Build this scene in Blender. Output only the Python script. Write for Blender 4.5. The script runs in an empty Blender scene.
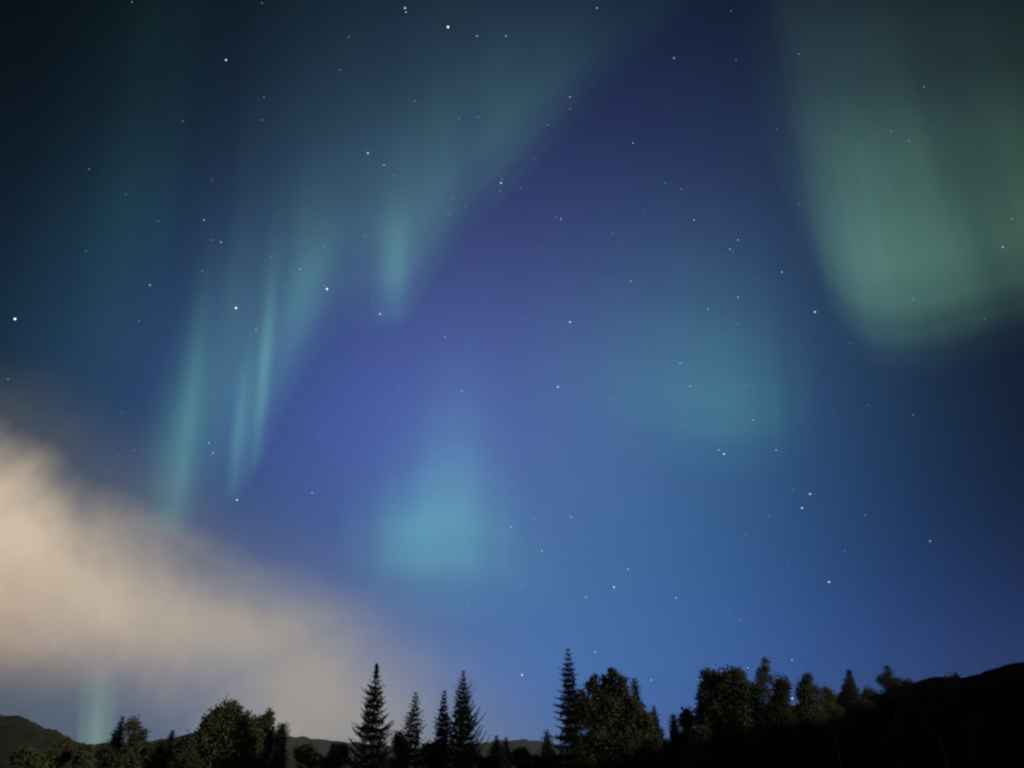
import bpy, math, random
import numpy as np
from mathutils import Vector, noise as mnoise

R = math.radians
S = bpy.context.scene
C = S.collection

# ------------------------------------------------------------------ camera
W, H = 1024, 768
HFOV = 69.0
F = 512.0 / math.tan(R(HFOV / 2))        # focal length in pixels
PITCH = 27.6
EYE = Vector((0.0, 0.0, 1.6))
cam = bpy.data.cameras.new('camera')
cam.sensor_width = 36.0
cam.lens = 18.0 / math.tan(R(HFOV / 2))
cam.clip_start, cam.clip_end = 0.1, 60000.0
camo = bpy.data.objects.new('camera', cam)
camo.location = EYE
camo.rotation_euler = (R(90 + PITCH), 0, 0)
C.objects.link(camo)
S.camera = camo

# ------------------------------------------------------------------ view
S.view_settings.view_transform = 'Standard'
S.view_settings.look = 'None'
S.view_settings.exposure = 0.0
S.view_settings.gamma = 1.0
S.view_settings.use_curve_mapping = False
S.render.engine = 'CYCLES'
S.cycles.use_denoising = True
S.cycles.denoiser = 'OPENIMAGEDENOISE'
S.cycles.denoising_input_passes = 'RGB'
S.cycles.pixel_filter_type = 'BLACKMAN_HARRIS'
S.cycles.filter_width = 2.4
S.cycles.max_bounces = 6
S.cycles.transparent_max_bounces = 24

cp, sp = math.cos(R(PITCH)), math.sin(R(PITCH))


def ray(px, py):
    """unit direction of the sight line through a point of the photograph"""
    a, b = (px - 512) / F, (384 - py) / F
    return Vector((a, cp - b * sp, sp + b * cp)).normalized()


def at(px, py, dist):
    """point on that sight line at a horizontal distance from the eye"""
    d = ray(px, py)
    return EYE + d * (dist / math.hypot(d.x, d.y))


def height_at(x, y, py):
    """z above (x, y) that reaches the photograph's row py"""
    k = (384 - py) / F
    return EYE.z + y * (k * cp + sp) / (cp - k * sp)


def lin(r, g, b):
    def f(c):
        c /= 255.0
        return c / 12.92 if c <= 0.04045 else ((c + 0.055) / 1.055) ** 2.4
    return (f(r), f(g), f(b))


# ------------------------------------------------------------------ node helper
class NT:
    def __init__(self, tree):
        self.t = tree
        tree.nodes.clear()

    def n(self, typ, **kw):
        nd = self.t.nodes.new(typ)
        for k, v in kw.items():
            setattr(nd, k, v)
        return nd

    def put(self, sock, v):
        if isinstance(v, bpy.types.NodeSocket):
            self.t.links.new(v, sock)
        elif v is not None:
            sock.default_value = v

    def m(self, op, a, b=None, c=None, clamp=False):
        nd = self.n('ShaderNodeMath', operation=op, use_clamp=clamp)
        for i, v in enumerate((a, b, c)):
            self.put(nd.inputs[i], v)
        return nd.outputs[0]

    def vm(self, op, a, b=None, scale=None):
        nd = self.n('ShaderNodeVectorMath', operation=op)
        self.put(nd.inputs[0], a)
        if b is not None:
            self.put(nd.inputs[1], b)
        if scale is not None:
            self.put(nd.inputs['Scale'], scale)
        return nd.outputs['Value'] if op in ('DOT_PRODUCT', 'LENGTH') else nd.outputs[0]

    def ramp(self, fac, stops, interp='EASE'):
        nd = self.n('ShaderNodeValToRGB')
        cr = nd.color_ramp
        cr.interpolation = interp
        while len(cr.elements) > 1:
            cr.elements.remove(cr.elements[-1])
        for i, (p, c) in enumerate(stops):
            e = cr.elements[0] if i == 0 else cr.elements.new(p)
            e.position = p
            e.color = (c, c, c, 1) if not hasattr(c, '__len__') else (*c, 1)
        self.put(nd.inputs[0], fac)
        return nd.outputs[0]

    def noise(self, vec, scale, detail=3, rough=0.5, dist=0.0):
        nd = self.n('ShaderNodeTexNoise')
        self.put(nd.inputs['Vector'], vec)
        nd.inputs['Scale'].default_value = scale
        nd.inputs['Detail'].default_value = detail
        nd.inputs['Roughness'].default_value = rough
        nd.inputs['Distortion'].default_value = dist
        return nd.outputs[0]

    def smooth(self, x, a, b):
        nd = self.n('ShaderNodeMapRange', interpolation_type='SMOOTHERSTEP')
        self.put(nd.inputs[0], x)
        nd.inputs[1].default_value, nd.inputs[2].default_value = a, b
        nd.inputs[3].default_value, nd.inputs[4].default_value = 0.0, 1.0
        return nd.outputs[0]

    def mix(self, f, a, b):
        nd = self.n('ShaderNodeMix', data_type='RGBA')
        self.put(nd.inputs[0], f)
        for s, v in ((nd.inputs[6], a), (nd.inputs[7], b)):
            self.put(s, (*v, 1) if isinstance(v, tuple) and len(v) == 3 else v)
        return nd.outputs[2]


# ------------------------------------------------------------------ world: moonlit night sky, airglow and one low cloud bank
ADDED_MOON_EL, ADDED_MOON_AZ = 12.0, 112.0       # azimuth clockwise from +Y: set low so the right hill shades that side
world = bpy.data.worlds.new('World')
S.world = world
world.use_nodes = True
w = NT(world.node_tree)
tc = w.n('ShaderNodeTexCoord')
D = w.vm('NORMALIZE', tc.outputs['Generated'])
sky = w.n('ShaderNodeTexSky', sky_type='NISHITA')
sky.sun_disc = False
sky.sun_elevation = R(ADDED_MOON_EL)
sky.sun_rotation = R(ADDED_MOON_AZ)
sky.altitude = 300.0
sky.air_density, sky.dust_density, sky.ozone_density = 1.0, 0.2, 3.0
total = w.vm('SCALE', sky.outputs[0], scale=0.00055)


def glow(px, py, sx, sy, rot=0.0):
    """soft patch of light about a direction of the sky; sizes in degrees, rot turns it"""
    d0 = ray(px, py)
    t1 = Vector((d0.y, -d0.x, 0)).normalized()
    t2 = t1.cross(d0).normalized() * -1
    if t2.z < 0:
        t2 = -t2
    c, s = math.cos(R(rot)), math.sin(R(rot))
    e1, e2 = t1 * c + t2 * s, t2 * c - t1 * s
    a = w.vm('DOT_PRODUCT', D, tuple(e1 / math.sin(R(sx))))
    b = w.vm('DOT_PRODUCT', D, tuple(e2 / math.sin(R(sy))))
    q = w.m('ADD', w.m('MULTIPLY', a, a), w.m('MULTIPLY', b, b))
    g = w.m('EXPONENT', w.m('MULTIPLY', q, -0.5))
    front = w.m('MULTIPLY_ADD', w.vm('DOT_PRODUCT', D, tuple(d0)), 2.0, 0.3, clamp=True)
    return w.m('MULTIPLY', g, front)


def add_glow(px, py, sx, sy, rot, col):
    global total
    g = glow(px, py, sx, sy, rot)
    total = w.vm('ADD', total, w.vm('SCALE', tuple(col), scale=g))


# broad airglow and twilight over the northern horizon
AIRGLOW = [
    (540, 640, 15, 12, 0, (0.0063, 0.0590, 0.0860)),
    (540, 710, 22, 6, 0, (0.0250, 0.0480, 0.2150)),
    (480, 420, 11, 13, 0, (0.0530, 0.0650, 0.1850)),
    (605, 215, 15, 12, 0, (0.0045, 0.0015, 0.0460)),
    (400, 170, 12, 12, 0, (0.0000, 0.0093, 0.0083)),
    (140, 690, 14, 7, 0, (0.0600, 0.0720, 0.0500)),
    (760, 540, 9, 12, 0, (0.0000, 0.0040, 0.0520)),
    (770, 280, 8, 10, 0, (0.0103, 0.0283, 0.0334)),
    (950, 640, 13, 9, 0, (0.0000, 0.0000, 0.0141)),
    (600, 20, 18, 8, 0, (0.0003, 0.0033, 0.0000)),
    (130, 420, 9, 10, 0, (0.0070, 0.0318, 0.0603)),
    (340, 435, 9, 9, 0, (0.0160, 0.0240, 0.1500)),
    (650, 470, 10, 10, 0, (0.0165, 0.0540, 0.1060)),
]
for gl in AIRGLOW:
    add_glow(*gl)

# cloud bank low in the left of the view, lit by a town beyond the hill.  Coordinates along and across the bank
d0 = ray(150, 560)
t1 = Vector((d0.y, -d0.x, 0)).normalized()
t2 = d0.cross(t1)
t2 = t2 if t2.z > 0 else -t2
wx = w.noise(D, 4.5, 6, 0.56, 0.35)
wy = w.noise(w.vm('ADD', D, (3.1, 1.7, 5.2)), 4.5, 6, 0.56, 0.35)
ca = w.m('ADD', w.vm('DOT_PRODUCT', D, tuple(t1)), w.m('MULTIPLY_ADD', wx, 0.13, -0.065))
cb = w.m('ADD', w.vm('DOT_PRODUCT', D, tuple(t2)), w.m('MULTIPLY_ADD', wy, 0.13, -0.065))


def line_dist(p, q):
    """signed distance above the line through two points of the sky, in the bank's own coordinates"""
    (ax, ay), (bx, by) = [(ray(*v).dot(t1), ray(*v).dot(t2)) for v in (p, q)]
    L = math.hypot(bx - ax, by - ay)
    nx, ny = -(by - ay) / L, (bx - ax) / L
    return w.m('MULTIPLY_ADD', ca, nx, w.m('MULTIPLY_ADD', cb, ny, -(ax * nx + ay * ny)))


up = w.m('MAXIMUM', line_dist((0, 452), (430, 648)), w.m('MULTIPLY', line_dist((250, 515), (460, 690)), 0.9))
upn = w.m('DIVIDE', up, w.m('MULTIPLY_ADD', w.m('MAXIMUM', ca, -0.2), 2.6, 1.52))
low = line_dist((0, 700), (300, 762))
dens_up = w.m('SUBTRACT', 1.0, w.smooth(upn, -0.075, 0.045))
dens_lo = w.smooth(low, -0.025, 0.165)
rgt = w.m('MAXIMUM', dens_lo, w.m('MULTIPLY', w.smooth(ca, 0.03, 0.2), 0.9))
fade = w.m('SUBTRACT', 1.0, w.smooth(ca, -0.12, 0.78))
body = w.m('MULTIPLY', w.m('MULTIPLY', dens_up, rgt), w.m('POWER', fade, 0.55))
tex = w.m('MULTIPLY_ADD', w.noise(D, 6.5, 6, 0.58, 0.5), 1.15, 0.45)
alpha = w.m('MULTIPLY', body, tex, clamp=True)
veil = w.m('MULTIPLY', w.m('SUBTRACT', 1.0, w.smooth(up, -0.02, 0.13)), w.m('MULTIPLY', w.smooth(low, 0.0, 0.2), 0.09))
veil = w.m('MULTIPLY', veil, fade)
alpha = w.m('MAXIMUM', alpha, veil)
town = glow(-30, 560, 12, 9, -15)
warm = w.mix(w.smooth(ca, -0.22, 0.20), lin(213, 179, 152), lin(146, 149, 147))
cloud = w.mix(w.smooth(up, -0.25, -0.05), warm, lin(176, 168, 154))
cloudv = w.vm('ADD', w.vm('SCALE', cloud, scale=0.86), w.vm('SCALE', (0.26, 0.175, 0.11), scale=town))
final = w.mix(alpha, total, cloudv)
bg = w.n('ShaderNodeBackground')
w.put(bg.inputs[0], final)
bg.inputs[1].default_value = 1.0
w.t.links.new(bg.outputs[0], w.n('ShaderNodeOutputWorld').inputs[0])

# ------------------------------------------------------------------ moon
sl = bpy.data.lights.new('added_moon', 'SUN')  # unseen warm light, added to brighten the foliage
sl.energy = 3.6
sl.angle = R(0.5)
sl.color = (1.0, 0.90, 0.68)
slo = bpy.data.objects.new('added_moon', sl)
md = Vector((math.sin(R(ADDED_MOON_AZ)) * math.cos(R(ADDED_MOON_EL)), math.cos(R(ADDED_MOON_AZ)) * math.cos(R(ADDED_MOON_EL)), math.sin(R(ADDED_MOON_EL))))
slo.rotation_euler = md.to_track_quat('Z', 'Y').to_euler()
slo.location = md * 50
C.objects.link(slo)


# ------------------------------------------------------------------ object helpers
def tag(o, label=None, cat=None, group=None, kind=None):
    for k, v in (('label', label), ('category', cat), ('group', group), ('kind', kind)):
        if v:
            o[k] = v
    return o


def mesh_obj(name, verts, faces, mat, parent=None, smooth=False, uvs=None):
    """verts (n,3) array, faces: (m,k) array of one face size, or a list"""
    me = bpy.data.meshes.new(name)
    verts = np.asarray(verts, dtype=np.float32)
    if isinstance(faces, np.ndarray):
        m, k = faces.shape
        me.vertices.add(len(verts))
        me.vertices.foreach_set('co', verts.ravel())
        me.loops.add(m * k)
        me.loops.foreach_set('vertex_index', faces.astype(np.int32).ravel())
        me.polygons.add(m)
        me.polygons.foreach_set('loop_start', np.arange(0, m * k, k, dtype=np.int32))
        me.update(calc_edges=True)
        if uvs is not None:
            lay = me.uv_layers.new(name='UVMap')
            lay.data.foreach_set('uv', np.asarray(uvs, dtype=np.float32)[faces.ravel()].ravel())
    else:
        me.from_pydata(verts.tolist(), [], faces)
    if smooth:
        me.polygons.foreach_set('use_smooth', [True] * len(me.polygons))
    me.materials.append(mat)
    o = bpy.data.objects.new(name, me)
    C.objects.link(o)
    if parent:
        o.parent = parent
    return o


def empty(name, loc):
    o = bpy.data.objects.new(name, None)
    o.location = loc
    C.objects.link(o)
    return o


def leaf_mat(name, col, spread, trans=0.25):
    m = bpy.data.materials.new(name)
    m.use_nodes = True
    t = NT(m.node_tree)
    geo = t.n('ShaderNodeNewGeometry')
    tco = t.n('ShaderNodeTexCoord')
    big = t.noise(tco.outputs['Object'], 0.55, 2, 0.5)
    f = t.m('ADD', t.m('MULTIPLY', geo.outputs['Random Per Island'], 0.6), t.m('MULTIPLY', big, 0.4))
    a = tuple(c * (1 - spread) for c in col)
    b = tuple(c * (1 + spread) for c in col)
    c = t.mix(f, a, b)
    d = t.n('ShaderNodeBsdfDiffuse')
    tr = t.n('ShaderNodeBsdfTranslucent')
    t.put(d.inputs[0], c)
    t.put(tr.inputs[0], c)
    mx = t.n('ShaderNodeMixShader')
    mx.inputs[0].default_value = trans
    t.t.links.new(d.outputs[0], mx.inputs[1])
    t.t.links.new(tr.outputs[0], mx.inputs[2])
    t.t.links.new(mx.outputs[0], t.n('ShaderNodeOutputMaterial').inputs[0])
    return m


def rough_mat(name, c1, c2, scale, bump=0.3, dist=0.1):
    m = bpy.data.materials.new(name)
    m.use_nodes = True
    t = NT(m.node_tree)
    tco = t.n('ShaderNodeTexCoord')
    f = t.noise(tco.outputs['Object'], scale, 6, 0.65)
    c = t.mix(t.smooth(f, 0.3, 0.7), c1, c2)
    p = t.n('ShaderNodeBsdfPrincipled')
    t.put(p.inputs['Base Color'], c)
    p.inputs['Roughness'].default_value = 0.95
    p.inputs['Specular IOR Level'].default_value = 0.0
    bp = t.n('ShaderNodeBump')
    bp.inputs['Strength'].default_value = bump
    bp.inputs['Distance'].default_value = dist
    t.put(bp.inputs['Height'], f)
    t.put(p.inputs['Normal'], bp.outputs[0])
    t.t.links.new(p.outputs[0], t.n('ShaderNodeOutputMaterial').inputs[0])
    return m


M_SPRUCE = leaf_mat('spruce_needles', (0.016, 0.021, 0.017), 0.3, 0.1)
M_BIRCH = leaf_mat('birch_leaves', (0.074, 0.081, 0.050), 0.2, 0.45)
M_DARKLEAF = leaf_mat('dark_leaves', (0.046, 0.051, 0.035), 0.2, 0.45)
M_DUSKLEAF = leaf_mat('dull_leaves', (0.074, 0.080, 0.055), 0.2, 0.45)
M_SHRUB = leaf_mat('shrub_leaves', (0.072, 0.078, 0.044), 0.2, 0.45)
M_BARK = rough_mat('spruce_bark', (0.02, 0.016, 0.012), (0.05, 0.04, 0.03), 6)
M_BIRCHBARK = rough_mat('birch_bark', (0.05, 0.045, 0.04), (0.20, 0.19, 0.17), 3)
M_HILL = rough_mat('forested_hill', (0.013, 0.013, 0.010), (0.026, 0.025, 0.018), 0.02, 0.8, 6)
M_DARKHILL = rough_mat('darkened_hill', (0.006, 0.006, 0.005), (0.014, 0.013, 0.010), 0.06, 0.5, 1.5)  # dimness of the right side put into a near-black base colour
M_GROUND = rough_mat('meadow', (0.03, 0.035, 0.015), (0.06, 0.06, 0.03), 0.3)

# ------------------------------------------------------------------ terrain
def fbm(x, y, s, oct=4):
    return mnoise.fractal(Vector((x * s, y * s, 0.37)), 0.8, 2.0, oct)


def build_ground():
    rings = [0, 4, 10, 20, 35, 55, 80, 110, 150, 220, 320, 500, 800, 1300, 2200, 3600, 6000]
    n = 96
    v, f = [], []
    for i, r in enumerate(rings):
        for k in range(n):
            a = 2 * math.pi * k / n
            x, y = r * math.sin(a), r * math.cos(a)
            z = fbm(x, y, 0.02) * min(0.25, r * 0.01) if r else 0
            v.append((x, y, z))
    for i in range(len(rings) - 1):
        for k in range(n):
            a, b = i * n + k, i * n + (k + 1) % n
            f.append((a, b, b + n, a + n))
    o = mesh_obj('ground', v, np.array(f), M_GROUND, smooth=True)
    tag(o, kind='structure')


def build_hill(name, ridge, front, back, mat, nz, seed, nu=160, nt=44):
    """ridge: (px, py, distance) points of its skyline; the slopes fall to the meadow in front and behind"""
    pts = [(at(*r), r[2]) if not isinstance(r, Vector) else (r, 0) for r in ridge]
    us = np.linspace(0, len(pts) - 1, nu)
    v = []
    for u in us:
        i = min(int(u), len(pts) - 2)
        t = u - i
        p = pts[i][0].lerp(pts[i + 1][0], t)
        outd = Vector((p.x, p.y, 0)).normalized()
        for j in range(nt):
            s = -1 + 2 * j / (nt - 1)
            q = Vector((p.x, p.y, 0)) + outd * (s * (front if s < 0 else back))
            h = (0.5 + 0.5 * math.cos(math.pi * s)) if s > 0 else (1 + s) ** 1.15
            z = (p.z + 1.5) * h - 1.5
            z += nz * fbm(q.x + seed, q.y, 2.2 / max(40, nz * 18)) * h
            v.append((q.x, q.y, z))
    f = []
    for i in range(nu - 1):
        for j in range(nt - 1):
            a = i * nt + j
            f.append((a, a + nt, a + nt + 1, a + 1))
    o = mesh_obj(name, v, np.array(f), mat, smooth=True)
    tag(o, kind='structure')
    return o


def polar(az, r, z):
    return Vector((r * math.sin(R(az)), r * math.cos(R(az)), z))


build_ground()
build_hill('left_hill', [(-420, 730, 900), (-200, 700, 900), (-60, 706, 880), (0, 714.5, 900), (18, 716, 900), (35, 722, 910), (50, 729, 930), (70, 738, 960),
                         (86, 743.5, 1000), (110, 744, 1040), (140, 752, 1060), (180, 775, 1100)], 420, 300, M_HILL, 3.0, 11)
build_hill('middle_hill', [(60, 770, 1500), (100, 748, 1500), (140, 744, 1480), (172, 737, 1450), (200, 731, 1450), (235, 726, 1450), (262, 736, 1480), (285, 748, 1500), (310, 770, 1500)],
           500, 400, M_HILL, 3.0, 57)
build_hill('distant_hill', [(180, 775, 3600), (240, 745, 3600), (290, 736.5, 3600), (330, 739.5, 3600), (370, 744, 3600), (420, 748, 3600), (470, 744, 3600), (500, 742, 3600),
                            (525, 739, 3600), (545, 742, 3600), (570, 750, 3600), (650, 760, 3600), (750, 775, 3600)], 1300, 800, M_HILL, 9.0, 91)
build_hill('right_hill', [(560, 778, 210), (620, 768, 215), (660, 750, 220), (700, 730, 230), (750, 714, 240), (800, 703, 250), (840, 697, 255), (870, 693.5, 260), (895, 686, 262), (915, 679, 262), (935, 672.5, 262),
                          (950, 673.5, 262), (965, 673.5, 264), (985, 670, 268), (1024, 663, 275), (1100, 648, 285), polar(45, 270, 44), polar(58, 240, 45), polar(75, 215, 46), polar(95, 195, 46), polar(115, 190, 46), polar(135, 190, 44), polar(155, 200, 36), polar(175, 220, 20)],  # ridge run on out of view to throw shadow over the right-hand trees
           115, 160, M_DARKHILL, 1.4, 23, nu=240)

# height of the ground under a tree
from mathutils.bvhtree import BVHTree
_bv = []
for nm in ('ground', 'left_hill', 'middle_hill', 'right_hill'):
    me = bpy.data.objects[nm].data
    _bv.append(BVHTree.FromPolygons([tuple(v.co) for v in me.vertices], [tuple(p.vertices) for p in me.polygons]))


def ground_z(x, y):
    z = -1e9
    for b in _bv:
        hit = b.ray_cast(Vector((x, y, 900)), Vector((0, 0, -1)))
        if hit[0] is not None:
            z = max(z, hit[0].z)
    return z if z > -1e8 else 0.0


# ------------------------------------------------------------------ haze: pale air over the valley, below the sky
def build_haze():
    x, y, z0, z1 = 6150.0, 6150.0, -12.0, 172.0
    v = [(sx * x, sy * y, z) for z in (z0, z1) for sx, sy in ((-1, -1), (1, -1), (1, 1), (-1, 1))]
    f = [(0, 3, 2, 1), (4, 5, 6, 7), (0, 1, 5, 4), (1, 2, 6, 5), (2, 3, 7, 6), (3, 0, 4, 7)]
    m = bpy.data.materials.new('haze_air')
    m.use_nodes = True
    t = NT(m.node_tree)
    pv = t.n('ShaderNodeVolumePrincipled')
    pv.inputs['Color'].default_value = (0.62, 0.80, 0.95, 1)
    pv.inputs['Density'].default_value = HAZE
    pv.inputs['Anisotropy'].default_value = 0.0
    t.t.links.new(pv.outputs[0], t.n('ShaderNodeOutputMaterial').inputs['Volume'])
    tag(mesh_obj('haze', v, f, m), kind='stuff')


HAZE = 0.00004
build_haze()

# ------------------------------------------------------------------ trees
def tube(path, radii, sides=7):
    v, f = [], []
    n = len(path)
    for i, p in enumerate(path):
        t = (path[min(i + 1, n - 1)] - path[max(i - 1, 0)]).normalized()
        a = t.orthogonal().normalized()
        b = t.cross(a)
        for k in range(sides):
            an = 2 * math.pi * k / sides
            v.append(p + (a * math.cos(an) + b * math.sin(an)) * radii[i])
    for i in range(n - 1):
        for k in range(sides):
            q = i * sides
            f.append((q + k, q + (k + 1) % sides, q + sides + (k + 1) % sides, q + sides + k))
    f.append(tuple(range((n - 1) * sides, n * sides)))
    return v, f


def add_tube(acc, path, radii, sides=7):
    v, f = tube(path, radii, sides)
    o = len(acc[0])
    acc[0].extend(v)
    acc[1].extend([tuple(i + o for i in q) for q in f])


def spruce(px, py, dist, half_px, at_py, label, group, seed, bare=0.0, lift=0.35, droop=0.35, gap=1.0, name='spruce_tree', mat=None, asym=0.0, lean=0.0, profile=0.85, tuft=0.0, thick=1.45):
    """half_px: half width of the crown in the photograph's row at_py"""
    rnd = random.Random(seed)
    tip = at(px, py, dist)
    gz = ground_z(tip.x, tip.y)
    hgt = tip.z - gz
    z_at = height_at(tip.x, tip.y, at_py) - gz
    depth = tip.y * cp + (gz + z_at - EYE.z) * sp
    wid = half_px * depth / F
    t_at = max(0.05, 1 - z_at / hgt)
    root = empty(name, (tip.x, tip.y, gz - 0.05))
    tag(root, label, 'tree', group)
    acc = ([], [])
    ax = lambda z: Vector((lean * (z - hgt) + 0.06 * math.sin(z * 1.3 + seed) * (1 - z / hgt), 0.0, z))
    n = 9
    add_tube(acc, [ax(hgt * i / n) for i in range(n + 1)], [max(0.012, 0.011 * hgt * (1 - i / n) ** 0.9) + (0.05 if i == 0 else 0) for i in range(n + 1)])
    mesh_obj('trunk', acc[0], acc[1], M_BARK, root, True)
    tris = []

    def frond(p0, d, L, side, wmax):
        """one branch: a spine that sags and turns up at its tip, with needle sprays to both sides and hanging below"""
        K = max(4, int(L / 0.10))
        prev = None
        for k in range(K + 1):
            s = k / K
            q = p0 + d * (L * s) + Vector((0, 0, L * (-droop * s + (droop * 0.55 + lift) * s ** 2.2)))
            if prev is not None:
                th = wmax * (1 - 0.75 * s ** 1.5)
                fw = (q - prev)
                for sg in (1, -1):
                    tipv = prev + fw * rnd.uniform(1.0, 2.2) + side * (sg * th * rnd.uniform(0.6, 1.4)) + Vector((0, 0, rnd.uniform(-.35, .1) * th))
                    tris.append((prev, q, tipv))
                tris.append((prev, q, prev + fw * rnd.uniform(.4, 1.6) + Vector((0, 0, -th * rnd.uniform(.35, .95)))))
                tris.append((prev, q, prev + fw * rnd.uniform(.8, 2.0) + Vector((0, 0, th * rnd.uniform(.1, .4)))))
            prev = q
        tris.append((prev + Vector((0, 0, -.07)), prev + Vector((0, 0, .05)), prev + d * 0.2 + Vector((0, 0, 0.2 * lift + .08))))

    z = hgt * 0.04
    while z < hgt - 0.08:
        t = 1 - z / hgt
        R0 = wid * (t / t_at) ** profile
        R0 = min(R0, wid * 1.35)
        R0 *= 1 + 0.22 * math.sin(z * 2.1 + seed) * (1 - t)
        step = (0.20 + 0.30 * t) * gap
        nb = 6 + int(6 * min(1, t * 2.2))
        off = rnd.random() * 6.28
        jit = 0.5 if gap < 1.3 else 0.18
        for k in range(nb):
            if rnd.random() < bare:
                continue
            an = off + 2 * math.pi * k / nb + rnd.uniform(-.3, .3)
            d = Vector((math.cos(an), math.sin(an), 0))
            L = max(0.10, R0 * rnd.uniform(0.62, 1.14) * (1 + asym * d.x))
            side = Vector((-d.y, d.x, 0))
            frond(ax(z + rnd.uniform(-jit, jit) * step), d, L, side, min(0.5, 0.10 + 0.17 * L) * thick)
        # inner needles close to the stem
        for k in range(int((22 + 70 * min(1, t * 1.6)) * (1 - bare) * max(1, gap))):
            an = rnd.random() * 6.28
            rr = R0 * rnd.random() ** .7 * 0.58
            p = ax(z + rnd.uniform(-.5, .5) * step) + Vector((math.cos(an) * rr, math.sin(an) * rr, 0))
            u = Vector((rnd.uniform(-1, 1), rnd.uniform(-1, 1), rnd.uniform(-.6, .6))) * (0.10 + 0.24 * min(1, 3 * t))
            tris.append((p, p + u, p + Vector((math.cos(an), math.sin(an), -0.4)) * (0.08 + 0.26 * min(1, 3 * t))))
        z += step
    if tuft:
        for k in range(70):
            zz = hgt - rnd.uniform(0.0, tuft * 2.6)
            an = rnd.random() * 6.28
            p = ax(zz)
            tris.append((p, p + Vector((0, 0, .22)), p + Vector((math.cos(an), math.sin(an), rnd.uniform(-.1, .6))) * tuft * rnd.uniform(.4, .8)))
    va = np.array([[tuple(p) for p in t] for t in tris], dtype=np.float32).reshape(-1, 3)
    mesh_obj('crown', va, np.arange(len(va)).reshape(-1, 3), mat or M_SPRUCE, root)
    return root


def leafy(name, dist, lobes, label, cat, group, seed, mat, bark=None, leaf=0.20, dens=1.0, base_px=None, stems=1, part='crown', stem_part='trunk', loose=0.1):
    """lobes: (px, py, half width, half height) of the crown's masses as the photograph shows them; each gets its own depth"""
    rnd = np.random.default_rng(seed)
    top = min(lobes, key=lambda l: l[1] - l[3])
    bp = at(base_px if base_px is not None else top[0], top[1], dist)
    gz = ground_z(bp.x, bp.y)
    base = Vector((bp.x, bp.y, gz - 0.05))
    root = empty(name, base)
    tag(root, label, cat, group)
    acc = ([], [])
    P = []
    centres = []
    for (px, py, rx, ry) in lobes:
        c = at(px, py, dist)
        dep = c.y * cp + (c.z - EYE.z) * sp
        wx, wz = rx * dep / F, ry * dep / F
        dy = rnd.uniform(-0.35, 0.35) * wx
        cc = np.array([c.x - base.x, c.y - base.y + dy, c.z - base.z])
        rad = np.array([wx, min(wx, wz) * 0.9, wz])
        centres.append((Vector(cc), Vector(rad)))
        vol = wx * rad[1] * wz * 4.19
        ncl = int(max(8, min(90, 4.5 * vol ** 0.62)) * dens)
        u = rnd.normal(size=(ncl, 3))
        u /= np.linalg.norm(u, axis=1)[:, None]
        r = rnd.random(ncl) ** 0.42
        cl = cc + u * r[:, None] * rad * 0.9
        per = int(3.6 * math.pi * wx * wz / (0.17 * leaf ** 2) / ncl * dens) + 8
        sig = np.clip(0.42 * (vol / ncl) ** (1 / 3), 0.12, 0.9)
        pts = np.repeat(cl, per, axis=0) + rnd.normal(size=(ncl * per, 3)) * sig * np.array([1, 1, 0.85])
        P.append(pts)
        nl = int(ncl * per * loose)                       # loose outer sprays
        u = rnd.normal(size=(nl, 3))
        u /= np.linalg.norm(u, axis=1)[:, None]
        P.append(cc + u * rad * rnd.uniform(0.85, 1.18, (nl, 1)))
    P = np.concatenate(P)
    P = P[P[:, 2] > 0.15]
    n = len(P)
    a = rnd.normal(size=(n, 3))
    a /= np.linalg.norm(a, axis=1)[:, None]
    b = np.cross(a, rnd.normal(size=(n, 3)))
    b /= np.linalg.norm(b, axis=1)[:, None]
    sz = (leaf * rnd.uniform(0.55, 1.25, n))[:, None]
    V = np.stack([P - a * sz * 0.6, P + b * sz * 0.42, P + a * sz * 0.6, P - b * sz * 0.42], axis=1).reshape(-1, 3)
    # stems and limbs
    hgt = max(c.z for c, r in centres)
    for s in range(stems):
        dx = (s - (stems - 1) / 2) * 0.5
        tc_, tr_ = centres[s % len(centres)]
        topp = Vector((tc_.x, tc_.y, tc_.z + tr_.z * 0.6))
        path = []
        for i in range(8):
            t = i / 7
            path.append(Vector((dx * (1 - t) + topp.x * t ** 1.5 + 0.05 * math.sin(5 * t + seed), topp.y * t ** 1.5, topp.z * t)))
        r0 = max(0.03, 0.011 * topp.z)
        add_tube(acc, path, [r0 * (1 - i / 7.6) for i in range(8)])
        for (c, r) in centres:
            for k in range(3):
                a0 = path[2 + k]
                e = c + Vector((rnd.uniform(-.7, .7) * r.x, rnd.uniform(-.7, .7) * r.y, rnd.uniform(-.3, .8) * r.z))
                if e.z > a0.z * 0.8:
                    mid = a0.lerp(e, 0.5) + Vector((0, 0, -0.08 * (e - a0).length))
                    add_tube(acc, [a0, mid, e], [r0 * 0.4, r0 * 0.25, r0 * 0.07], 5)
    mesh_obj(stem_part, acc[0], acc[1], bark or M_BIRCHBARK, root, True)
    mesh_obj(part, V, np.arange(4 * n).reshape(-1, 4), mat, root)
    return root


G_SP = 'spruces along the edge of the wood'
G_BI = 'leafy trees along the edge of the wood'
G_RG = 'small trees on the right hillside'
G_SH = 'shrubs in the meadow'

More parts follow.
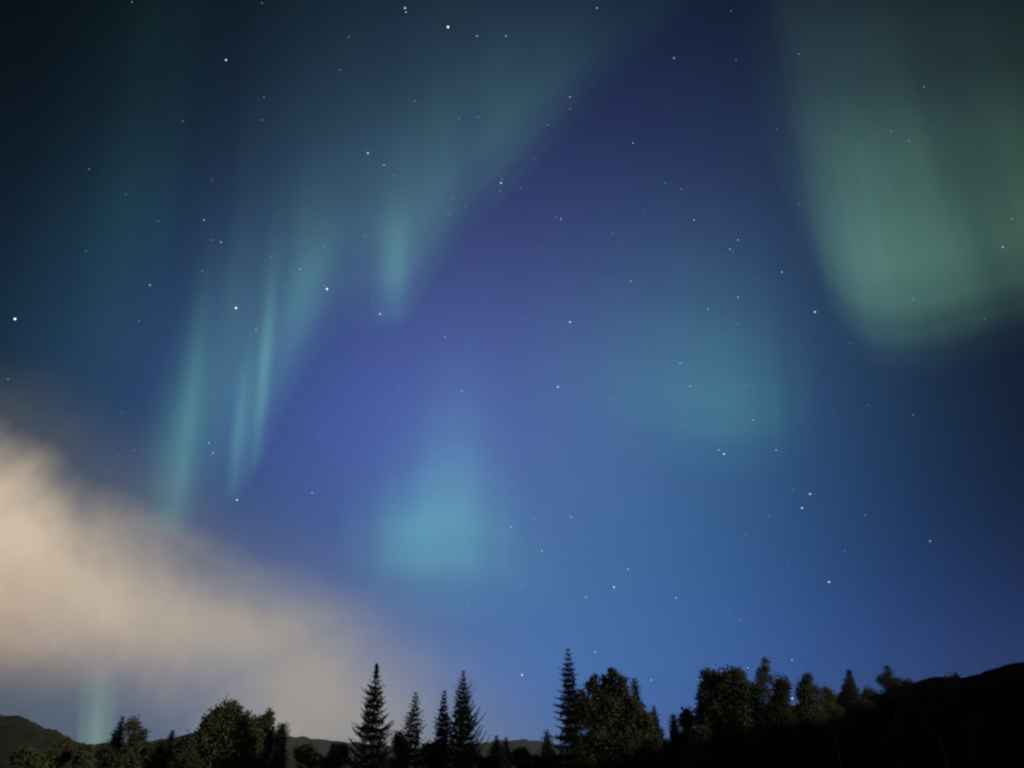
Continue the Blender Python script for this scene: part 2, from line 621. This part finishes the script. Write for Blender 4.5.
# --- spruces
spruce(377, 665, 78, 23, 742, 'broad spruce with upturned branches and a tufted top, left of the sparse spruce', G_SP, 3, lift=.42, gap=1.9, tuft=.4, bare=.1, thick=1.7)
spruce(416, 690, 80, 13, 735, 'thin sparse spruce with bare twiggy tips, between the broad spruce and the close pair', G_SP, 8, bare=.3, lift=.5, gap=1.5, lean=.02, thick=1.2)
spruce(444.5, 687.5, 82, 11, 735, 'narrow spruce touching the left side of a taller bushy spruce', G_SP, 14, lift=.3, gap=1.4, bare=.1)
spruce(463.5, 671, 80, 18, 732, 'taller spruce of the close pair, long branches reaching up on its right side', G_SP, 21, lift=.62, gap=1.6, asym=.15, bare=.08, profile=.75)
spruce(568, 648, 72, 15, 730, 'tallest narrow spruce with ragged whorls, at the left edge of the broad leafy tree', G_SP, 31, lift=.15, droop=.12, gap=1.75, bare=.12, profile=.55, asym=-.12, thick=1.9)
spruce(634, 677, 84, 9, 715, 'dark spruce tip showing behind the right shoulder of the broad leafy tree', G_SP, 37, lift=.3, gap=.9, profile=.5)
spruce(123, 715.5, 95, 9, 745, 'small dark spruce with a leafy tree at its right, below the low green light pillar', G_SP, 41, lift=.25, gap=.85)
spruce(173, 728.5, 150, 5, 742, 'tiny spruce tip standing alone before the hill, left of the domed leafy tree', G_SP, 43, lift=.3, gap=.8)
spruce(283, 722, 88, 8, 750, 'dark blunt columnar spruce at the right end of the domed leafy tree', G_SP, 47, lift=.45, gap=.7, profile=.28)
spruce(333, 741, 130, 6, 757, 'very small spruce tip in the misty gap left of the broad spruce', G_SP, 51, lift=.3, gap=.8)
spruce(496.5, 735, 105, 11, 757, 'low dark pointed spruce in the gap right of the close pair, the left tip', G_SP, 55, lift=.3, gap=.8)
spruce(506, 736.5, 108, 8, 757, 'low slim spruce beside the low dark pointed spruce, right one of two tips', G_SP, 57, lift=.3, gap=.8)
spruce(547, 728, 90, 10, 752, 'short spruce tucked against the left foot of the tallest narrow spruce', G_SP, 59, lift=.3, gap=.9, bare=.2)
spruce(653.5, 704, 95, 8, 735, 'small ragged spruce in the dip right of the broad leafy tree', G_SP, 61, lift=.35, gap=.9, bare=.25)
spruce(673, 713, 92, 7, 735, 'small rounded spruce tip right of the bright notch of sky', G_SP, 63, lift=.4, gap=.75, profile=.5)
leafy('birch_tree', 232, [(849, 675, 2.4, 5), (848.5, 682, 4.5, 6), (850, 690, 7.5, 6), (851, 697, 11, 6)],
      'small wispy cone shaped tree alone on the skyline of the right hillside', 'tree', G_RG, 149, M_DARKLEAF, leaf=.26, dens=.5, loose=.5)
spruce(955, 671, 255, 7, 684, 'low dark spruce bump on the knob of the right hillside', G_RG, 69, lift=.3, gap=1.2)
spruce(735, 706, 78, 16, 768, 'dark spruce sunk in the shadow below the square leafy crown', G_SP, 71, lift=.3, gap=1.2)
spruce(838, 712, 110, 16, 760, 'dark spruce in the shadow below the cone shaped hillside tree', G_SP, 73, lift=.3, gap=1.2)

# --- leafy trees
leafy('birch_tree', 88, [(226, 716, 14, 13), (216, 724, 15, 13), (238, 724, 15, 13), (205, 737, 11, 12), (226, 742, 24, 18), (245, 745, 18, 18), (208, 758, 18, 14), (236, 766, 24, 12)],
      'domed leafy tree with an olive crown, rising left of the blunt columnar spruce', 'tree', G_BI, 101, M_BIRCH, leaf=.22)
leafy('birch_tree', 90, [(268, 722, 6, 11), (259, 727, 9, 11), (266, 740, 11, 14), (262, 758, 14, 14)],
      'slim leafy tree between the domed leafy tree and the columnar spruce', 'tree', G_BI, 103, M_DUSKLEAF, leaf=.2)
leafy('birch_tree', 92, [(131, 727, 6, 9), (137, 737, 8, 9), (133, 752, 12, 14)],
      'thin twiggy leafy tree hugging the right side of a small dark spruce', 'tree', G_BI, 105, M_DUSKLEAF, leaf=.18, dens=.6, loose=.35)
leafy('birch_tree', 76, [(613, 674, 3.5, 7), (608, 683, 6, 9), (619, 683, 6, 10), (613, 692, 11, 11), (594.5, 680, 3, 6), (592, 688, 5, 8), (598, 696, 9, 10), (584, 701, 6, 10), (579, 712, 8, 12), (592, 714, 14, 14), (628, 698, 8, 12), (612, 712, 18, 16), (636, 712, 8, 12), (645, 726, 8, 12), (630, 730, 14, 16), (592, 738, 20, 20), (622, 746, 24, 20), (650, 748, 12, 16), (600, 766, 34, 14), (640, 768, 22, 14)],
      'broad leafy tree with two rounded tops beside the tallest narrow spruce', 'tree', G_BI, 107, M_DUSKLEAF, leaf=.2, stems=2)
leafy('birch_tree', 80, [(709, 681, 9, 12), (724, 680, 12, 12), (738, 681, 9, 12), (706, 698, 9, 14), (724, 698, 18, 16), (741, 700, 14, 16), (712, 722, 16, 18), (738, 724, 18, 18), (725, 748, 26, 18)],
      'square topped leafy tree, widest crown right of the bright notch of sky', 'tree', G_BI, 109, M_DUSKLEAF, leaf=.2, stems=2)
leafy('birch_tree', 84, [(685.5, 717, 6, 9), (690, 728, 8, 12), (688, 745, 12, 14)],
      'small leafy tree pressed against the left side of the square leafy crown', 'tree', G_BI, 111, M_DARKLEAF, leaf=.19)
leafy('birch_tree', 82, [(765, 664, 3.2, 6), (764, 674, 5.5, 8), (765, 684, 7, 8), (757, 694, 10, 10), (770, 702, 14, 13), (765, 724, 16, 16)],
      'slender leafy tree whose thin pale top pokes above the others, right of the square crown', 'tree', G_BI, 113, M_DUSKLEAF, leaf=.16, loose=.35, dens=.4)
leafy('birch_tree', 80, [(781, 685, 9, 10), (783, 700, 9, 14), (780, 722, 14, 16)],
      'round headed leafy tree between the slender pale topped tree and the star in a gap', 'tree', G_BI, 115, M_DARKLEAF, leaf=.18)
leafy('birch_tree', 86, [(808, 682, 4.5, 7), (807, 690, 9, 8), (812, 697, 13, 9), (811, 718, 15, 16), (808, 742, 20, 18)],
      'leafy tree with a soft cone crown right of the star in a gap', 'tree', G_BI, 117, M_DUSKLEAF, leaf=.17, dens=.5, loose=.35)
leafy('birch_tree', 238, [(888, 672, 4, 6), (886, 681, 7, 7), (894, 684, 8, 6), (897, 690, 8, 5), (893, 692, 13, 6)],
      'scraggy leafy tree on the right hillside with sky showing through its top', 'tree', G_RG, 119, M_DARKLEAF, leaf=.3, dens=.32, loose=.4)
leafy('birch_tree', 220, [(953, 683, 7, 9), (955, 695, 9, 9)],
      'pale leafy tree on the dark slope below the knob of the right hillside', 'tree', G_RG, 121, M_DUSKLEAF, leaf=.34)
leafy('birch_tree', 86, [(398.5, 741, 7, 9), (402, 752, 9, 10)],
      'rounded little leafy tree between the broad spruce and the sparse spruce', 'tree', G_BI, 123, M_DARKLEAF, leaf=.18)
leafy('birch_tree', 90, [(652, 727, 7, 10), (655, 744, 10, 14)],
      'dull leafy tree under the small ragged spruce in the dip', 'tree', G_BI, 125, M_DARKLEAF, leaf=.18)
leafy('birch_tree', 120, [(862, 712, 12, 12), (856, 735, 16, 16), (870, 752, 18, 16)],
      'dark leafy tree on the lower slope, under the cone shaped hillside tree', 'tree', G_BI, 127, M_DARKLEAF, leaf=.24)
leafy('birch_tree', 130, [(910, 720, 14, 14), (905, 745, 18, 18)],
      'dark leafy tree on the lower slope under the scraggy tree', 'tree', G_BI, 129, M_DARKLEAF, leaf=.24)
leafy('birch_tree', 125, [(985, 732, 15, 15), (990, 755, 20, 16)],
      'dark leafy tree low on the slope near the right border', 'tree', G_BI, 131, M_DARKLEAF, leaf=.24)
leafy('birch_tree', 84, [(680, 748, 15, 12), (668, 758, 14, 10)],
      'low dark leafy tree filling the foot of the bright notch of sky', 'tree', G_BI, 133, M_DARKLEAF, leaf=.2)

leafy('birch_tree', 90, [(750, 690, 6, 7), (748, 702, 9, 10), (750, 720, 12, 14)],
      'low leafy tree filling the gap between the square crown and the slender pale topped tree', 'tree', G_BI, 135, M_DUSKLEAF, leaf=.18, dens=.7, loose=.3)
leafy('birch_tree', 100, [(828, 694, 5, 7), (826, 702, 8, 8), (830, 716, 12, 14)],
      'feathery leafy tree between the soft cone crown and the cone shaped hillside tree', 'tree', G_BI, 137, M_DUSKLEAF, leaf=.18, dens=.5, loose=.4)
leafy('birch_tree', 225, [(868, 691, 4, 5), (872, 696, 8, 6), (870, 700, 14, 6)],
      'low feathery tree on the hillside between the cone shaped hillside tree and the scraggy tree', 'tree', G_RG, 139, M_DUSKLEAF, leaf=.3, dens=.4, loose=.4)
leafy('birch_tree', 230, [(909, 684, 5, 5), (906, 689, 7, 5)],
      'low feathery tree on the hillside just right of the scraggy tree', 'tree', G_RG, 141, M_DARKLEAF, leaf=.3, dens=.4, loose=.4)
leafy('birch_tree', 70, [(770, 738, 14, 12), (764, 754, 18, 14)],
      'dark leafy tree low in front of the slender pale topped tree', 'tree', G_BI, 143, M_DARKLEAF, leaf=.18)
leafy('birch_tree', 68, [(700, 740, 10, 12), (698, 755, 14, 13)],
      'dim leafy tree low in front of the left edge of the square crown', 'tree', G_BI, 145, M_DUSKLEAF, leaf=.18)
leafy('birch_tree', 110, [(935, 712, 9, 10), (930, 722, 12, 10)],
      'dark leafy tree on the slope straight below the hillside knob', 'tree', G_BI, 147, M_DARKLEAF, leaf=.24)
spruce(785, 728, 78, 13, 765, 'dark spruce deep in shadow under the star in a gap', G_SP, 75, lift=.3, gap=1.2)

# --- shrubs in the meadow
SHRUBS = [
    (70, [(24, 757, 12, 8), (34, 764, 14, 8)], 'olive shrub at the foot of the left hill, leftmost of the meadow shrubs', M_SHRUB),
    (74, [(60, 752, 10, 10), (50, 762, 14, 8)], 'tall olive shrub before the falling slope of the left hill', M_SHRUB),
    (72, [(86, 754, 6, 8), (82, 763, 10, 8)], 'pale shrub under the foot of the low green light pillar', M_BIRCH),
    (76, [(104, 757, 9, 8), (110, 765, 12, 8)], 'dark shrub between the pale shrub and the small spruce', M_DARKLEAF),
    (78, [(152, 752, 10, 8), (160, 762, 16, 9)], 'olive shrub right of the thin twiggy tree', M_DUSKLEAF),
    (76, [(182, 748, 10, 10), (186, 762, 14, 9)], 'dark shrub against the left foot of the domed leafy tree', M_DARKLEAF),
    (84, [(304, 754, 10, 7), (312, 763, 14, 8)], 'low olive shrub right of the blunt columnar spruce', M_SHRUB),
    (80, [(340, 752, 8, 8), (336, 763, 14, 8)], 'low olive shrub under the very small spruce tip', M_SHRUB),
    (84, [(432, 753, 10, 8), (426, 763, 12, 8)], 'dark shrub in front of the sparse spruce and narrow spruce', M_DARKLEAF),
    (90, [(566, 762, 12, 8), (578, 768, 14, 8)], 'low dark shrub at the foot of the tallest narrow spruce, under the broad leafy tree', M_DARKLEAF),
    (84, [(372, 765, 18, 8), (388, 767, 14, 8)], 'low dark shrub under the skirt of the broad spruce', M_DARKLEAF),
    (88, [(470, 764, 18, 8), (486, 766, 14, 8)], 'low dark shrub under the close pair of spruces', M_DARKLEAF),
    (88, [(520, 757, 10, 7), (528, 764, 14, 7)], 'low dark shrub in the gap left of the tallest narrow spruce', M_DARKLEAF),
]
for i, (d, lobes, lab, mt) in enumerate(SHRUBS):
    leafy('shrub', d, lobes, lab, 'shrub', G_SH, 200 + i, mt, bark=M_BARK, leaf=.17, part='foliage', stem_part='stem', stems=2, loose=.2)


# ------------------------------------------------------------------ aurora: real curtains of light far beyond the hills
def aurora(label, lower, dist, u_env, v_env, col_low, col_high, seed, ray_amt=0.35, ray_scale=14.0, fold=0.08, gain=1.0, below=60, streaks=(), dip=13.0):
    """lower: (px, py of the lower border, py of the fading top) along the curtain.  The sheet hangs vertically and folds in plan."""
    NU, NV = 140, 40
    k = len(lower) - 1
    px_all = [l[0] for l in lower]
    v, uv = [], []
    rnd = random.Random(seed)
    ph = rnd.random() * 6
    for i in range(NU):
        u = i / (NU - 1)
        s = u * k
        j = min(int(s), k - 1)
        t = s - j
        P0, P1, P2, P3 = (lower[max(j - 1, 0)], lower[j], lower[j + 1], lower[min(j + 2, k)])
        q = [0.5 * ((2 * b) + (c - a) * t + (2 * a - 5 * b + 4 * c - d) * t * t + (-a + 3 * b - 3 * c + d) * t ** 3) for a, b, c, d in zip(P0, P1, P2, P3)]
        r = dist * (1 + fold * math.sin(u * 9 + ph) + fold * 0.5 * math.sin(u * 23 + 2 * ph))
        b = at(q[0], min(q[1] + below, 772), r)
        for m in range(NV):
            vv = m / (NV - 1)
            py = (q[1] + below) * (1 - vv) + q[2] * vv
            kk, K = math.tan(R(dip)), (384 - py) / F
            y0, z0 = b.y, b.z - EYE.z
            h = (K * (y0 * cp + z0 * sp) + y0 * sp - z0 * cp) / (kk * sp + cp + K * (kk * cp - sp))
            v.append((b.x, b.y - kk * h, b.z + h))           # along the tilted field lines
            uv.append((u, vv))
    f = []
    for i in range(NU - 1):
        for m in range(NV - 1):
            a = i * NV + m
            f.append((a, a + NV, a + NV + 1, a + 1))
    mt = bpy.data.materials.new('aurora_light')
    mt.use_nodes = True
    mt.cycles.emission_sampling = 'NONE'
    t = NT(mt.node_tree)
    uvn = t.n('ShaderNodeUVMap')
    sx = t.n('ShaderNodeSeparateXYZ')
    t.put(sx.inputs[0], uvn.outputs[0])
    U, Vv = sx.outputs[0], sx.outputs[1]
    env = t.m('MULTIPLY', t.ramp(U, u_env), t.ramp(Vv, v_env))
    cmb = t.n('ShaderNodeCombineXYZ')
    t.put(cmb.inputs[0], t.m('MULTIPLY', U, ray_scale))
    t.put(cmb.inputs[1], t.m('MULTIPLY', Vv, 0.9))
    cmb.inputs[2].default_value = seed * 1.37
    rays = t.noise(cmb.outputs[0], 1.0, 3, 0.5)
    inten = t.m('MULTIPLY', env, t.m('MULTIPLY_ADD', t.m('SUBTRACT', rays, 0.5), 2 * ray_amt, 1.0))
    for (su, sw, v0, v1, amp) in streaks:                     # single bright rays
        g = t.m('EXPONENT', t.m('MULTIPLY', t.m('POWER', t.m('MULTIPLY', t.m('SUBTRACT', U, su), 1 / sw), 2.0), -0.5))
        c_, h_ = (v0 + v1) / 2, (v1 - v0) / 2
        vb = t.m('EXPONENT', t.m('MULTIPLY', t.m('POWER', t.m('MULTIPLY', t.m('SUBTRACT', Vv, c_), 1 / h_), 2.0), -1.2))
        rim = t.m('MULTIPLY', t.m('MULTIPLY', t.smooth(U, 0.0, 0.07), t.smooth(U, 1.0, 0.93)), t.smooth(Vv, 0.0, 0.06))
        inten = t.m('ADD', inten, t.m('MULTIPLY', t.m('MULTIPLY', t.m('MULTIPLY', g, vb), rim), amp))
    col = t.mix(t.smooth(Vv, 0.1, 0.75), col_low, col_high)
    em = t.n('ShaderNodeEmission')
    t.put(em.inputs[0], col)
    t.put(em.inputs[1], t.m('MULTIPLY', inten, gain))
    tr = t.n('ShaderNodeBsdfTransparent')
    ad = t.n('ShaderNodeAddShader')
    t.t.links.new(em.outputs[0], ad.inputs[0])
    t.t.links.new(tr.outputs[0], ad.inputs[1])
    t.t.links.new(ad.outputs[0], t.n('ShaderNodeOutputMaterial').inputs[0])
    o = mesh_obj('aurora', v, np.array(f), mt, smooth=True, uvs=uv)
    o.visible_shadow = True
    tag(o, label, 'aurora', 'curtains of northern lights')
    return o


V_LONG = [(0, 0), (.07, .22), (.15, .72), (.23, 1), (.34, .85), (.6, .5), (.82, .2), (1, 0)]
# long curtain in the left of the sky, its lower border climbing to the right
aurora('long teal curtain with bright rays, its lower border climbing rightward from the cloud',
       [(110, 520, 60), (160, 520, 0), (190, 510, -40), (215, 490, -60), (240, 474, -80), (262, 440, -90), (290, 378, -110), (320, 332, -120), (350, 310, -130), (385, 306, -130), (408, 296, -130), (440, 248, -140), (480, 200, -150), (530, 150, -160), (590, 85, -170), (660, 20, -170), (740, -60, -200)],
       9000, [(0, 0), (.1, .3), (.17, .7), (.3, .85), (.42, .75), (.55, .8), (.64, 1), (.74, .85), (.83, .48), (.92, .15), (1, 0)], V_LONG,
       (0.024, 0.075, 0.048), (0.012, 0.032, 0.028), 1, ray_amt=.25, ray_scale=11, below=34,
       streaks=[(.062, .028, .0, .34, .75), (.090, .018, .03, .47, 1.3), (.125, .014, .08, .40, .45), (.17, .05, .10, .55, .5), (.226, .012, .03, .26, 1.25), (.25, .010, .02, .24, .4), (.29, .016, .05, .37, 1.6), (.272, .03, .05, .5, .3), (.588, .024, .05, .27, 1.15), (.56, .014, .06, .32, .3), (.58, .05, .0, .5, .35), (.40, .035, .08, .34, .85), (.36, .025, .1, .5, .4), (.68, .025, .03, .42, .2), (.74, .02, .03, .4, -.12), (.80, .035, .02, .45, .15)])
aurora('broad faint green curtain high at the far left, above the cloud',
       [(-20, 370, -60), (30, 375, -80), (80, 380, -100), (130, 370, -110), (170, 330, -120), (215, 280, -130)],
       9400, [(0, 0), (.25, .35), (.45, 1), (.62, .8), (.8, .25), (1, 0)], [(0, 0), (.2, .6), (.42, 1), (.7, .6), (1, 0.1)],
       (0.004, 0.024, 0.022), (0.003, 0.012, 0.010), 2, below=40)
aurora('large grey green curtain in the upper right corner with a sharp lower border',
       [(756, 100, -200), (798, 212, -200), (824, 266, -200), (842, 300, -200), (864, 323, -200), (890, 334, -200), (922, 335, -200), (960, 328, -200), (1005, 314, -200), (1060, 298, -200), (1120, 280, -200), (1200, 265, -200), (1300, 250, -200)],
       8600, [(0, 0), (.1, .08), (.18, .2), (.26, .45), (.35, .82), (.44, 1), (.6, .95), (.72, .7), (.88, .5), (1, .4)], [(0, 0), (.04, .06), (.09, .36), (.14, .78), (.2, 1), (.36, .76), (.54, .40), (.74, .13), (1, 0)],
       (0.060, 0.140, 0.086), (0.034, 0.072, 0.048), 3, below=46, dip=4, ray_amt=.42, ray_scale=11,
       streaks=[(.40, .05, .05, .36, .15), (.51, .05, .08, .5, .14)])
aurora('soft teal patch alone in the middle right of the sky',
       [(520, 385, 110), (565, 398, 120), (612, 408, 130), (655, 417, 140), (692, 423, 150), (732, 426, 165), (770, 420, 180), (800, 408, 200), (830, 388, 230)],
       8800, [(0, 0), (.15, .2), (.35, .6), (.52, .95), (.65, 1), (.77, .68), (.88, .25), (1, 0)], [(0, 0), (.1, .25), (.2, .8), (.28, 1), (.42, .85), (.62, .45), (.82, .15), (1, 0)],
       (0.020, 0.080, 0.036), (0.012, 0.050, 0.028), 4, ray_amt=.2, ray_scale=7, below=62)
aurora('pale blue green cone of light low above the trees in the middle of the sky',
       [(330, 555, 400), (365, 570, 390), (400, 580, 370), (435, 588, 340), (470, 592, 330), (505, 595, 360), (540, 600, 420), (580, 590, 470)],
       8400, [(0, 0), (.12, .2), (.26, .66), (.4, 1), (.54, .88), (.68, .42), (.84, .12), (1, 0)], [(0, 0), (.13, .2), (.28, .8), (.38, 1), (.52, .7), (.68, .25), (.85, .06), (1, 0)],
       (0.042, 0.178, 0.098), (0.03, 0.10, 0.075), 5, ray_amt=.22, below=44, ray_scale=7,
       streaks=[(.48, .11, .25, .85, .34), (.30, .07, .2, .5, .25)])
aurora('short pale green pillar standing on the dip of the left hill',
       [(70, 745, 645), (82, 745, 650), (93, 745, 650), (104, 745, 655), (116, 745, 660)],
       8000, [(0, 0), (.25, .5), (.5, 1), (.75, .55), (1, 0)], [(0, 1), (.3, 1), (.6, .7), (.85, .2), (1, 0)],
       (0.085, 0.165, 0.085), (0.06, 0.12, 0.075), 6, ray_amt=.1, ray_scale=3, fold=.01, below=20, dip=18)

# ------------------------------------------------------------------ stars
def star_mat(name, col, s):
    m = bpy.data.materials.new(name)
    m.use_nodes = True
    m.cycles.emission_sampling = 'NONE'
    t = NT(m.node_tree)
    e = t.n('ShaderNodeEmission')
    e.inputs[0].default_value = (*col, 1)
    e.inputs[1].default_value = s
    t.t.links.new(e.outputs[0], t.n('ShaderNodeOutputMaterial').inputs[0])
    return m


def ico(r):
    p = (1 + 5 ** .5) / 2
    v = np.array([(-1, p, 0), (1, p, 0), (-1, -p, 0), (1, -p, 0), (0, -1, p), (0, 1, p), (0, -1, -p), (0, 1, -p), (p, 0, -1), (p, 0, 1), (-p, 0, -1), (-p, 0, 1)])
    v = v / np.linalg.norm(v[0]) * r
    f = np.array([(0, 11, 5), (0, 5, 1), (0, 1, 7), (0, 7, 10), (0, 10, 11), (1, 5, 9), (5, 11, 4), (11, 10, 2), (10, 7, 6), (7, 1, 8), (3, 9, 4), (3, 4, 2), (3, 2, 6), (3, 6, 8), (3, 8, 9), (4, 9, 5), (2, 4, 11), (6, 2, 10), (8, 6, 7), (9, 8, 1)])
    return v, f


SD = 7000.0
PXM = SD / F
STAR = {}
for key, r, s in (('brightest', 0.95, 1.8), ('bright', 0.74, 1.25), ('medium', 0.56, 0.85), ('faint', 0.47, 0.45), ('faintest', 0.5, 0.27)):
    v, f = ico(r * PXM)
    o = mesh_obj('star', v, f, star_mat('starlight', (0.80, 0.90, 1.0), s))
    STAR[key] = o
used = set()


def star(px, py, key, label, group):
    src = STAR[key]
    o = src if key not in used else src.copy()
    if key in used:
        C.objects.link(o)
    used.add(key)
    o.location = EYE + ray(px, py) * SD
    tag(o, label, 'star', group)


G_ST = 'stars'
NAMED = [
    (448, 27, 'brightest', 'brightest star near the top border, right of a close vertical pair'),
    (15, 319, 'brightest', 'bright star alone at the left border above the cloud'),
    (236, 308, 'brightest', 'bright star among the rays of the long teal curtain'),
    (327, 289, 'brightest', 'bright star on the long teal curtain, a faint star touching its upper left'),
    (405, 8, 'bright', 'upper star of the close vertical pair at the top border'),
    (226, 60, 'bright', 'lone bright star high in the dark upper left'),
    (368, 153, 'bright', 'bright star inside the long teal curtain, a fainter one trailing to its lower right'),
    (501, 183, 'bright', 'middle star of a tight vertical row of three in the upper middle'),
    (380, 314, 'bright', 'bright star just under the short bright ray of the long teal curtain'),
    (570, 322, 'bright', 'bright star in the violet sky left of the soft teal patch'),
    (558, 387, 'bright', 'bright star in open blue sky above and left of the soft teal patch bottom'),
    (237, 500, 'bright', 'bright star just above the cloud bank under the curtain rays'),
    (815, 312, 'bright', 'bright star left of the sharp lower border of the grey green curtain'),
    (724, 454, 'bright', 'right and brighter star of a slanted close pair under the soft teal patch'),
    (810, 494, 'bright', 'upper star of a bright pair in the dark blue right of the sky'),
    (802, 508, 'bright', 'lower star of a bright pair in the dark blue right of the sky'),
    (829, 582, 'bright', 'bright star low in the blue below the bright pair'),
    (614, 587, 'bright', 'bright star low in the middle above the broad leafy tree, below a medium one'),
    (522, 675, 'bright', 'bright star beside the top of the tallest narrow spruce, on its left'),
    (792, 698, 'brightest', 'bright star low in a gap between two leafy crowns'),
    (792, 660, 'medium', 'star in clear sky straight above the gap between two leafy crowns'),
    (747.5, 668, 'medium', 'star just right of the square leafy crown top'),
    (595, 652, 'medium', 'star above the left top of the broad leafy tree'),
    (651, 680, 'medium', 'star in the open sky between the broad leafy tree and the square crown'),
    (930, 541, 'medium', 'lone star in the dark empty blue at the far right'),
]
for s in NAMED:
    star(s[0], s[1], s[2], s[3], G_ST)
MEDIUM = [(406, 12), (477, 36), (506, 36), (597, 8), (674, 58), (570, 97), (384, 165), (633, 143), (561, 219), (204, 220), (221, 242), (694, 220), (738, 240), (730, 249), (1003, 247),
          (150, 285), (256, 330), (300, 269), (209, 443), (213, 453), (312, 493), (445, 337), (631, 281), (680, 363), (462, 391), (782, 272), (738, 297), (708, 309), (690, 386), (753, 420), (719, 450), (776, 450),
          (511, 527), (571, 517), (542, 551), (628, 569), (586, 597), (676, 598)]
FAINT = [(132, 2), (262, 3), (183, 121), (89, 169), (264, 97), (262, 120), (211, 240), (340, 70), (324, 246), (415, 101), (459, 119), (478, 117), (570, 109), (548, 125), (394, 175), (502, 179), (500, 191), (521, 188),
         (453, 198), (466, 206), (449, 214), (665, 183), (681, 189), (556, 217), (613, 233), (365, 236), (349, 37), (731, 11), (799, 54), (736, 60), (924, 87), (891, 131), (909, 141), (733, 252), (1012, 219),
         (139, 321), (325, 286), (290, 347), (285, 287), (8, 379), (134, 450), (318, 434), (202, 271), (271, 257), (275, 410), (373, 302), (608, 277), (399, 389), (611, 399), (391, 421), (449, 464), (392, 506), (681, 426), (676, 480),
         (738, 324), (747, 385), (778, 413), (913, 299), (913, 415), (793, 490), (446, 520), (478, 532), (534, 519), (522, 585), (449, 581), (468, 603), (614, 591), (865, 515), (845, 551), (788, 565), (729, 611.5), (739.5, 620), (824, 633.5), (696, 531), (744.5, 535), (769, 516.5)]
FAINTEST = [(212, 180), (126, 194), (86, 251), (158, 221), (538, 246), (645, 209), (535, 159), (777, 129), (799, 204), (118, 455), (242, 373), (207, 477), (122, 413), (568, 411), (665, 391), (657, 427), (526, 318),
            (757, 277), (985, 319), (850, 343), (868, 405), (835, 412), (750, 457), (461, 531)]
for x, y in MEDIUM:
    star(x, y, 'medium', 'small clear white star of middling brightness in the night sky', 'small clear stars')
for x, y in FAINT:
    star(x, y, 'faint', 'faint pinprick star in the night sky', 'faint pinprick stars')
for x, y in FAINTEST:
    star(x, y, 'faintest', 'barely visible bluish speck of a star in the night sky', 'barely visible stars')
